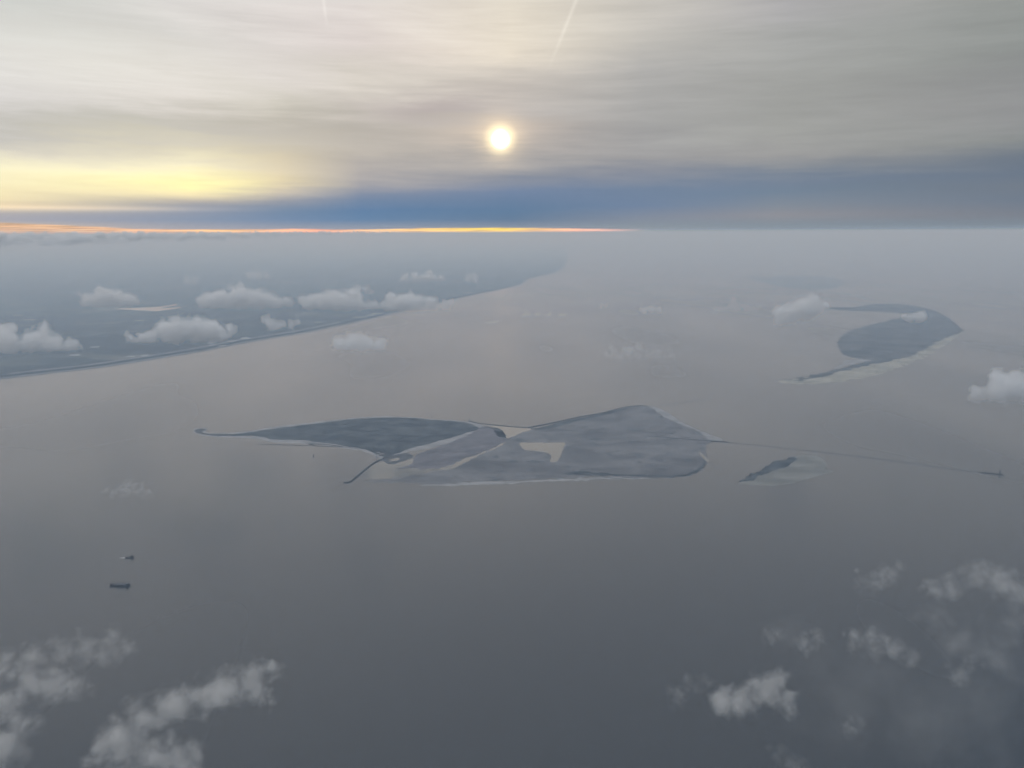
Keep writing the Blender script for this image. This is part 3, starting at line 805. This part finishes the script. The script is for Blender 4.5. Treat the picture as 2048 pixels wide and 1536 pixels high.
# tug steaming to the right, white wash astern
b2 = empty('workboat', G(259.5, 1115.5), R(3)); tag(b2, 'small dark workboat trailing a short white wash, farther of two boats', 'boat')
hull_mesh(26, 7.4, 2.0, 1.9, 0.5).build('hull', M['dark_hull'], b2)
wh = MB().box((6.2, 0, 2.0), (8.0, 5.2, 3.0)).box((6.6, 0, 5.0), (5.0, 4.4, 2.3), 0.93).build('wheelhouse', M['dark_hull'], b2)
MB().box((9.05, 0, 5.9), (0.12, 3.6, 0.9)).build('window', M['glass'], wh)
MB().box((6.6, 0, 7.3), (5.6, 5.0, 0.22)).build('roof', M['black_steel'], wh)
MB().tube((4.8, 0, 7.5), (4.8, 0, 11.0), 0.2, 0.1, 8).build('mast', M['black_steel'], b2)
MB().tube((0.5, 1.4, 2.0), (0.5, 1.4, 5.6), 0.55, 0.5, 10).build('funnel', M['black_steel'], b2)
MB().box((-6.5, 0, 2.0), (9.5, 5.6, 0.5)).box((-10.5, 0, 2.5), (0.5, 5.6, 0.6)).build('work_deck', M['dark_hull'], b2)
# wash: ragged tapering foam lying on the water
wv, wf = [], []
rows = 22
for i in range(rows + 1):
    t = i / rows
    w = (2.6 + 3.6 * t) * (1 - 0.75 * t ** 2)
    dx = -13.2 - 30 * t
    for s in (-1, 0, 1):
        wv.append((dx, s * w * (1 + 0.35 * noise.noise(Vector((dx * 0.4, s * 3, 1.0)))), 0.05 + (0.25 * (1 - t) if s == 0 else 0)))
for i in range(rows):
    for k in range(2):
        a = i * 3 + k
        wf.append((a, a + 1, a + 4, a + 3))
mw, N = surf('wash_foam', (0.55, 0.55, 0.53), 0.6, 0.3)
ox, oy, oz = N.sep(N.n('ShaderNodeTexCoord').outputs['Object'])
fade = N.m('MULTIPLY', N.mr(ox, -45, -16), N.mr(N.noise(N.xyz(N.m('MULTIPLY', ox, 0.25), N.m('MULTIPLY', oy, 0.5), 0.0), 1.0, 4, 0.6), 0.25, 0.55))
N.put(N.p.inputs['Alpha'], fade)
wash = link_mesh('boat_wash', wv, wf, mw); wash.location = b2.location; wash.rotation_euler = b2.rotation_euler
tag(wash, 'short white streak of foam behind the small workboat', 'wash', None, 'stuff')

# ------------------------------------------------------------------ greenhouses on the mainland
def greenhouse(x, y, sx, sy, rz):
    o = empty('greenhouse', G(x, y) + Vector((0, 0, 1.5)), rz)
    MB().box((0, 0, -0.2), (sx, sy, 4.2)).build('wall', M['greenhouse'], o)
    m = MB(); k = max(2, int(sy // 10))
    for i in range(k): m.gable((0.0, -sy / 2 + (i + 0.5) * sy / k, 4.005), (sx, sy / k), 2.0)
    m.build('roof', M['greenhouse'], o)
    return o


GH = [(436, 692, 150, 40), (470, 683.5, 130, 36), (492, 678, 90, 30), (422, 687, 70, 30), (262, 714, 60, 30), (290, 711.5, 50, 30), (150, 711, 80, 36), (36, 631, 120, 45), (60, 640, 110, 50),
      (720, 635, 170, 50), (742, 631, 120, 45), (754, 628, 140, 60), (636, 645, 80, 40), (935, 586, 160, 60), (490, 676.5, 60, 30), (190, 695, 70, 40), (325, 648, 120, 50), (280, 642, 100, 50)]
for i, (x, y, a, b) in enumerate(GH):
    tag(greenhouse(x, y, a, b, R(-8 + (i * 37) % 16)), 'tiny pale greenhouse on the hazy blue farmland', 'greenhouse', 'pale greenhouses on the mainland')

# ------------------------------------------------------------------ clouds
CLOUD_GAIN = 1.0


def puff_domain(name, puffs, voxel):
    bm = bmesh.new()
    for c, r in puffs:
        bmesh.ops.create_icosphere(bm, subdivisions=3, radius=r, matrix=Matrix.Translation(c))
    me = bpy.data.meshes.new(name); bm.to_mesh(me); bm.free()
    tmp = bpy.data.objects.new('tmp_cloud', me); COL.objects.link(tmp)
    md = tmp.modifiers.new('r', 'REMESH'); md.mode = 'VOXEL'; md.voxel_size = voxel
    dg = bpy.context.evaluated_depsgraph_get(); dg.update()
    res = bpy.data.meshes.new_from_object(tmp.evaluated_get(dg))
    bpy.data.objects.remove(tmp)
    bpy.data.meshes.remove(me)
    res.name = name
    return res


def cloud_material(puffs, density, amp, soft, flat, seed, near=False, stretch=1.0, aniso=0.35):
    m = bpy.data.materials.new('cloud_vapour'); m.use_nodes = True
    N = NT(m.node_tree)
    p = N.n('ShaderNodeTexCoord').outputs['Object']
    rm = sum(r for c, r in puffs) / len(puffs)
    s = 1.0 / rm
    # billows bend the shape, finer noise frays it
    wn = N.noise(N.v('ADD', p, (seed * 7.1, seed * 3.3, seed * 1.7)), s * 0.8, 3, 0.55, 0.0, True)
    pw = N.v('ADD', p, N.v('SCALE', N.v('SUBTRACT', wn, (0.5, 0.5, 0.5)), scale=rm * (1.5 if near else 1.0)))
    fld = None
    for c, r in puffs:
        d = N.m('SUBTRACT', 1.0, N.m('DIVIDE', N.v('DISTANCE', pw, tuple(c)), r))
        if fld is None: fld = d
        else:
            nd = N.n('ShaderNodeMath', operation='SMOOTH_MAX')
            N.put(nd.inputs[0], fld); N.put(nd.inputs[1], d); nd.inputs[2].default_value = 0.30
            fld = nd.outputs[0]
    q = N.v('ADD', N.v('MULTIPLY', p, (1.0, 1.0, stretch)), (seed * 1.9 + 5, seed * 5.7, seed * 2.3))
    n1 = N.noise(q, s * (1.25 if near else 1.9), 8, 0.55 if near else 0.60, 0.4)
    er = N.mr(n1, 0.28, 0.70, smooth=False)
    f = N.m('SUBTRACT', fld, N.m('MULTIPLY', er, amp * 2.0))
    if flat is not None:
        px, py, pz = N.sep(p)
        f = N.m('MINIMUM', f, N.m('ADD', N.m('MULTIPLY', N.m('SUBTRACT', pz, flat), 0.55 / rm), N.m('MULTIPLY', er, -amp)))
    dn = N.mr(f, 0.0, soft, 0.0, density)
    # nothing reaches past the outline of the billows
    vol = N.n('ShaderNodeVolumePrincipled')
    vol.inputs['Color'].default_value = (0.999, 0.984, 0.958, 1) if near else (1.0, 0.998, 0.994, 1)
    vol.inputs['Density Attribute'].default_value = ''
    vol.inputs['Anisotropy'].default_value = aniso
    N.put(vol.inputs['Density'], dn)
    o = N.n('ShaderNodeOutputMaterial'); N.t.links.new(vol.outputs[0], o.inputs['Volume'])
    m.cycles.volume_step_rate = 0.45
    return m


def cloud(label, px, alt, tau, amp=0.29, soft=0.45, flat=True, near=False, aniso=0.35, group=None):
    """px: (x, y, radius) of each billow; the cloud floats at altitude alt; tau: depth of vapour through one billow"""
    rnd = random.Random(len(label) * 31 + int(px[0][0]))
    cxm = sum(a for a, b, c in px) / len(px); cym = sum(b for a, b, c in px) / len(px)
    c0 = G(cxm, cym, alt)
    dist = (c0 - Vector((0, 0, HCAM))).length
    mpp = dist / math.hypot(F, math.hypot(cxm - CX, cym - CY))
    pf = []
    for x, y, r in px:
        rr = r * mpp * 1.45
        if near:
            c = G(x, y, alt) - c0
            c.z = rnd.uniform(-0.25, 0.25) * rr
        else:
            c = Vector(((x - cxm) * mpp, rnd.uniform(-0.5, 0.5) * rr, (cym - y) * mpp))
        pf.append((c, rr))
    for c, r in list(pf):                     # smaller billows break up the outline
        for _ in range(1 if len(pf) > 9 else 2):
            a = rnd.uniform(0, 2 * math.pi); q = r * rnd.uniform(0.55, 0.85)
            off = Vector((math.cos(a) * q, math.sin(a) * q, rnd.uniform(-0.2, 0.3) * r)) if near else Vector((math.cos(a) * q, rnd.uniform(-0.4, 0.4) * r, abs(math.sin(a)) * q * 0.8))
            pf.append((c + off, r * rnd.uniform(0.45, 0.7)))
    size = max(max(abs(c.x) + r for c, r in pf), 1.0)
    # work in units of the cloud's half width
    pu = [(c / size, r / size) for c, r in pf]
    rm = sum(r for c, r in pu) / len(pu)
    zb = None
    if flat and not near and len(px) > 3:
        zb = min(c.z for c, r in pu) - rm * 0.6
    density = tau * ((1.75 if cxm < CX else 1.0) if near else 1.05) / (2 * rm * size)
    me = puff_domain('cloud', [(c, r + (0.34 if near else 0.22) * rm) for c, r in pu], rm * 0.2)
    me.materials.clear()
    me.materials.append(cloud_material(pu, density, amp, soft, zb, (cxm * 0.013) % 11, near, 1.0, aniso))
    for pl in me.polygons: pl.use_smooth = True
    o = bpy.data.objects.new('cloud', me); COL.objects.link(o)
    o.location = c0; o.scale = (size, size, size)
    tag(o, label, 'cloud', group)
    return o


GF, GN, GS = 'cumulus clouds over the far coast', 'torn clouds just below the camera', 'small clouds over the open water'
cloud('low domed cloud left of the forked lake', [(172, 603, 17), (195, 600, 21), (222, 598, 22), (245, 603, 19), (268, 607, 13)], 560, 5, group=GF)
cloud('broad bright cloud with two humps right of the forked lake', [(418, 606, 20), (443, 603, 25), (484, 595, 30), (515, 600, 27), (545, 605, 24), (568, 608, 16)], 560, 6, group=GF)
cloud('long bright cloud centred above the mainland shore', [(625, 603, 19), (652, 603, 25), (688, 606, 24), (718, 611, 20), (745, 614, 14)], 560, 5, group=GF)
cloud('little curled wisp above the long coastal cloud', [(705, 587, 9), (717, 580, 10), (733, 580, 9), (742, 584, 7)], 600, 2.0, 0.4, group=GF)
cloud('bright cloud lying across the shoreline', [(778, 617, 15), (800, 608, 23), (814, 597, 12), (830, 606, 22), (862, 609, 19), (890, 611, 12)], 560, 4.5, group=GF)
cloud('thin flat cloud alone above the shoreline cloud', [(808, 559, 10), (832, 558, 11), (860, 557, 13), (882, 559, 9)], 640, 3.5, group=GF)
cloud('tiny flat cloud right of the thin flat cloud', [(936, 558, 8), (950, 558, 9)], 640, 1.8, group=GF)
cloud('small faint cloud above the two humped cloud', [(498, 553, 8), (516, 551, 10), (534, 553, 8)], 640, 1.6, group=GF)
cloud('tiny faint cloud above and left of the two humped cloud', [(374, 563, 8), (386, 562, 8)], 640, 1.2, group=GF)
cloud('peaked cloud with a ragged left tail near the straight shore', [(262, 680, 13), (298, 676, 18), (330, 668, 21), (362, 658, 29), (396, 660, 29), (430, 668, 23), (450, 673, 14)], 520, 5.5, group=GF)
cloud('wide cloud cut by the left edge of the picture', [(-8, 680, 27), (26, 684, 27), (65, 684, 30), (98, 692, 27), (132, 697, 19)], 520, 5, group=GF)
cloud('small round cloud between the peaked cloud and the shore', [(540, 648, 15), (558, 648, 16), (582, 650, 13)], 540, 2.5, 0.4, group=GF)
cloud('white domed cloud over the water just off the straight shore', [(680, 695, 21), (708, 687, 27), (738, 690, 25), (756, 696, 16)], 500, 3.0, group=GS)
cloud('faint ragged cloud in the middle of the open water', [(1232, 714, 20), (1258, 700, 20), (1282, 718, 23), (1315, 712, 20), (1345, 716, 16)], 480, 1.1, 0.30, 0.9, group=GS)
cloud('bright slanting cloud left of the wooded island', [(1562, 638, 13), (1585, 629, 23), (1608, 618, 25), (1632, 618, 19)], 540, 5, flat=False, group=GS)
cloud('faint wide cloud left of the bright slanting cloud', [(1442, 622, 14), (1468, 615, 17), (1492, 621, 14), (1512, 622, 10)], 540, 1.5, 0.30, 0.8, group=GS)
cloud('thin little cloud streak over the middle water', [(1288, 621, 7), (1303, 619, 8), (1318, 621, 7)], 560, 2.0, group=GS)
cloud('very faint cloud streak off the far shore', [(1050, 631, 9), (1072, 630, 7), (1098, 630, 7), (1122, 632, 9)], 560, 0.9, 0.30, 0.8, group=GS)
cloud('tiny faint puff between the two cloud streaks', [(1202, 613, 6), (1212, 612, 6)], 560, 0.9, 0.4, group=GS)
cloud('little cloud floating over the wooded island', [(1822, 636, 10), (1836, 634, 12), (1849, 637, 9)], 520, 3.0, group=GS)
cloud('large cloud cut by the right edge below the wooded island', [(1950, 796, 18), (1985, 784, 27), (2020, 775, 33), (2062, 780, 44)], 480, 4.0, group=GS)
cloud('faint wisp on the water left of the harbour dam', [(228, 989, 17), (250, 984, 21), (275, 989, 19), (295, 994, 14)], 420, 0.8, 0.30, 0.9, group=GS)

cloud('thin veil arching at the far lower left', [(10, 1335, 36), (62, 1315, 36), (118, 1300, 38), (172, 1303, 38), (218, 1298, 34), (250, 1288, 24)], 420, 1.3, 0.33, 1.1, near=True, group=GN)
cloud('hooked grey cloud on the lower left edge', [(62, 1370, 36), (108, 1362, 42), (152, 1372, 34), (18, 1402, 45), (40, 1445, 36), (-5, 1490, 55), (62, 1462, 24)], 420, 1.9, 0.31, 1.1, near=True, group=GN)
cloud('bright torn cloud with a rising head at lower left', [(498, 1352, 38), (516, 1388, 28), (455, 1385, 48), (405, 1400, 48), (350, 1418, 46), (292, 1440, 44), (240, 1475, 42), (215, 1506, 32)], 420, 2.6, 0.31, 1.1, near=True, group=GN)
cloud('grey cloud on the bottom edge under the bright torn cloud', [(298, 1512, 40), (345, 1494, 36), (388, 1502, 34), (350, 1545, 60), (245, 1535, 40)], 420, 1.7, 0.31, 1.1, near=True, group=GN)
cloud('brightest small cloud at lower right', [(1442, 1408, 32), (1485, 1396, 36), (1532, 1392, 42), (1572, 1388, 26)], 430, 2.4, 0.30, 0.7, near=True, group=GN)
cloud('ragged cloud above and right of the brightest small one', [(1716, 1278, 26), (1750, 1290, 32), (1785, 1306, 28), (1822, 1320, 20)], 430, 1.8, 0.33, 1.1, near=True, group=GN)
cloud('small round puff left of the ragged cloud', [(1606, 1282, 24), (1632, 1275, 20)], 430, 1.3, 0.33, 1.1, near=True, group=GN)
cloud('thin wisp high on the lower right', [(1738, 1165, 26), (1764, 1145, 28), (1760, 1175, 22), (1796, 1136, 22)], 430, 1.0, 0.33, 1.1, near=True, group=GN)
cloud('arched cloud at the right edge', [(1868, 1185, 28), (1902, 1168, 30), (1955, 1158, 36), (2005, 1166, 40), (2048, 1195, 46)], 430, 1.7, 0.31, 1.1, near=True, group=GN)
cloud('wide dim veil under the arched cloud', [(1880, 1245, 42), (1935, 1268, 56), (1995, 1292, 58), (1905, 1305, 40), (2040, 1250, 46)], 430, 0.8, 0.33, 1.1, near=True, group=GN)
cloud('broad thin veil joining the clouds at lower right', [(1640, 1330, 90), (1740, 1380, 110), (1860, 1400, 120), (1960, 1400, 120), (1700, 1460, 90), (1850, 1490, 100)], 400, 0.32, 0.30, 1.0, near=True, group=GN)
cloud('dim tuft below the wide veil', [(1925, 1342, 22), (1944, 1326, 18), (1912, 1360, 18)], 430, 0.9, 0.33, 1.1, near=True, group=GN)
cloud('dim small puff below the brightest small cloud', [(1700, 1450, 22), (1716, 1446, 18)], 430, 0.8, 0.33, 1.1, near=True, group=GN)
cloud('dim tuft on the bottom edge at the right', [(1556, 1506, 24), (1582, 1526, 28), (1592, 1545, 30)], 430, 0.7, 0.33, 1.1, near=True, group=GN)
cloud('faint tuft left of the brightest small cloud', [(1356, 1386, 28), (1392, 1372, 24), (1412, 1360, 18)], 430, 0.6, 0.34, 1.1, near=True, group=GN)
cloud('faint smudge left of the small round puff', [(1532, 1274, 22), (1556, 1264, 20)], 430, 0.6, 0.34, 1.1, near=True, group=GN)

# bank of cloud tops along the horizon, nearly as high as the camera
rnd = random.Random(77)
bank = []
for i in range(380):
    x = rnd.uniform(-160, 800)
    t = min(max((x + 20) / 700, 0), 1)
    dist = rnd.uniform(4800, 6200)
    d = ray(x, 466); d.z = 0; d.normalize()
    r = rnd.uniform(12, 32) * (1.05 - 0.75 * t)
    top = 1019 - rnd.uniform(0, 1) ** 1.5 * (60 * (1 - t) + 6)
    p = d * dist; p.z = top - r
    bank.append((p, r))
    if rnd.random() < 0.6:
        bank.append((p + Vector((rnd.uniform(-1, 1) * r * 1.2, rnd.uniform(-1, 1) * r, -r * 0.6)), r * 1.15))
bm_me = puff_domain('cloud_bank', bank, 7.0)
for pl in bm_me.polygons: pl.use_smooth = True
flat_co = []
for q, nn in [(v_.co.copy(), v_.normal.copy()) for v_ in bm_me.vertices]:
    a = noise.fractal(Vector((q.x / 20, q.y / 20, q.z / 16)), 0.9, 2.0, 5)
    q = q + nn * (8.0 * a)
    flat_co += [q.x, q.y, min(q.z, 1022.0)]
bm_me.vertices.foreach_set('co', flat_co); bm_me.update()
mb = bpy.data.materials.new('bank_vapour'); mb.use_nodes = True
N = NT(mb.node_tree)
pos = N.n('ShaderNodeTexCoord').outputs['Object']
vol = N.n('ShaderNodeVolumePrincipled')
vol.inputs['Color'].default_value = (0.998, 0.992, 0.984, 1); vol.inputs['Density Attribute'].default_value = ''
vol.inputs['Anisotropy'].default_value = 0.3
bz = N.sep(pos)[2]
N.put(vol.inputs['Density'], N.mr(bz, 925.0, 1008.0, 0.0, 0.085))
o = N.n('ShaderNodeOutputMaterial'); N.t.links.new(vol.outputs[0], o.inputs['Volume'])
mb.cycles.volume_step_rate = 0.08
bm_me.materials.clear(); bm_me.materials.append(mb)
bo = bpy.data.objects.new('cloud_bank', bm_me); COL.objects.link(bo)
tag(bo, 'long lumpy bank of cloud tops along the left horizon', 'cloud bank', None, 'stuff')

# ------------------------------------------------------------------ haze
mh = bpy.data.materials.new('haze_air'); mh.use_nodes = True
N = NT(mh.node_tree)
vol = N.n('ShaderNodeVolumePrincipled')
vol.inputs['Color'].default_value = (0.66, 0.82, 1.0, 1)
vol.inputs['Absorption Color'].default_value = (1, 1, 1, 1)
vol.inputs['Density'].default_value = 1.06e-4
vol.inputs['Density Attribute'].default_value = ''
vol.inputs['Anisotropy'].default_value = 0.25
o = N.n('ShaderNodeOutputMaterial'); N.t.links.new(vol.outputs[0], o.inputs['Volume'])
XH = XW + 500
hz = MB().raw([(-XH, Y0 - 500, -2.5), (XH, Y0 - 500, -2.5), (XH, Y1 + 500, -2.5), (-XH, Y1 + 500, -2.5),
               (-XH, Y0 - 500, 1024.0), (XH, Y0 - 500, 1024.0), (XH, Y1 + 500, 1024.0), (-XH, Y1 + 500, 1024.0)],
              [(3, 2, 1, 0), (4, 5, 6, 7), (0, 1, 5, 4), (1, 2, 6, 5), (2, 3, 7, 6), (3, 0, 4, 7)]).build('haze', mh)
tag(hz, 'pale blue grey haze filling the air over the water', None, None, 'stuff')
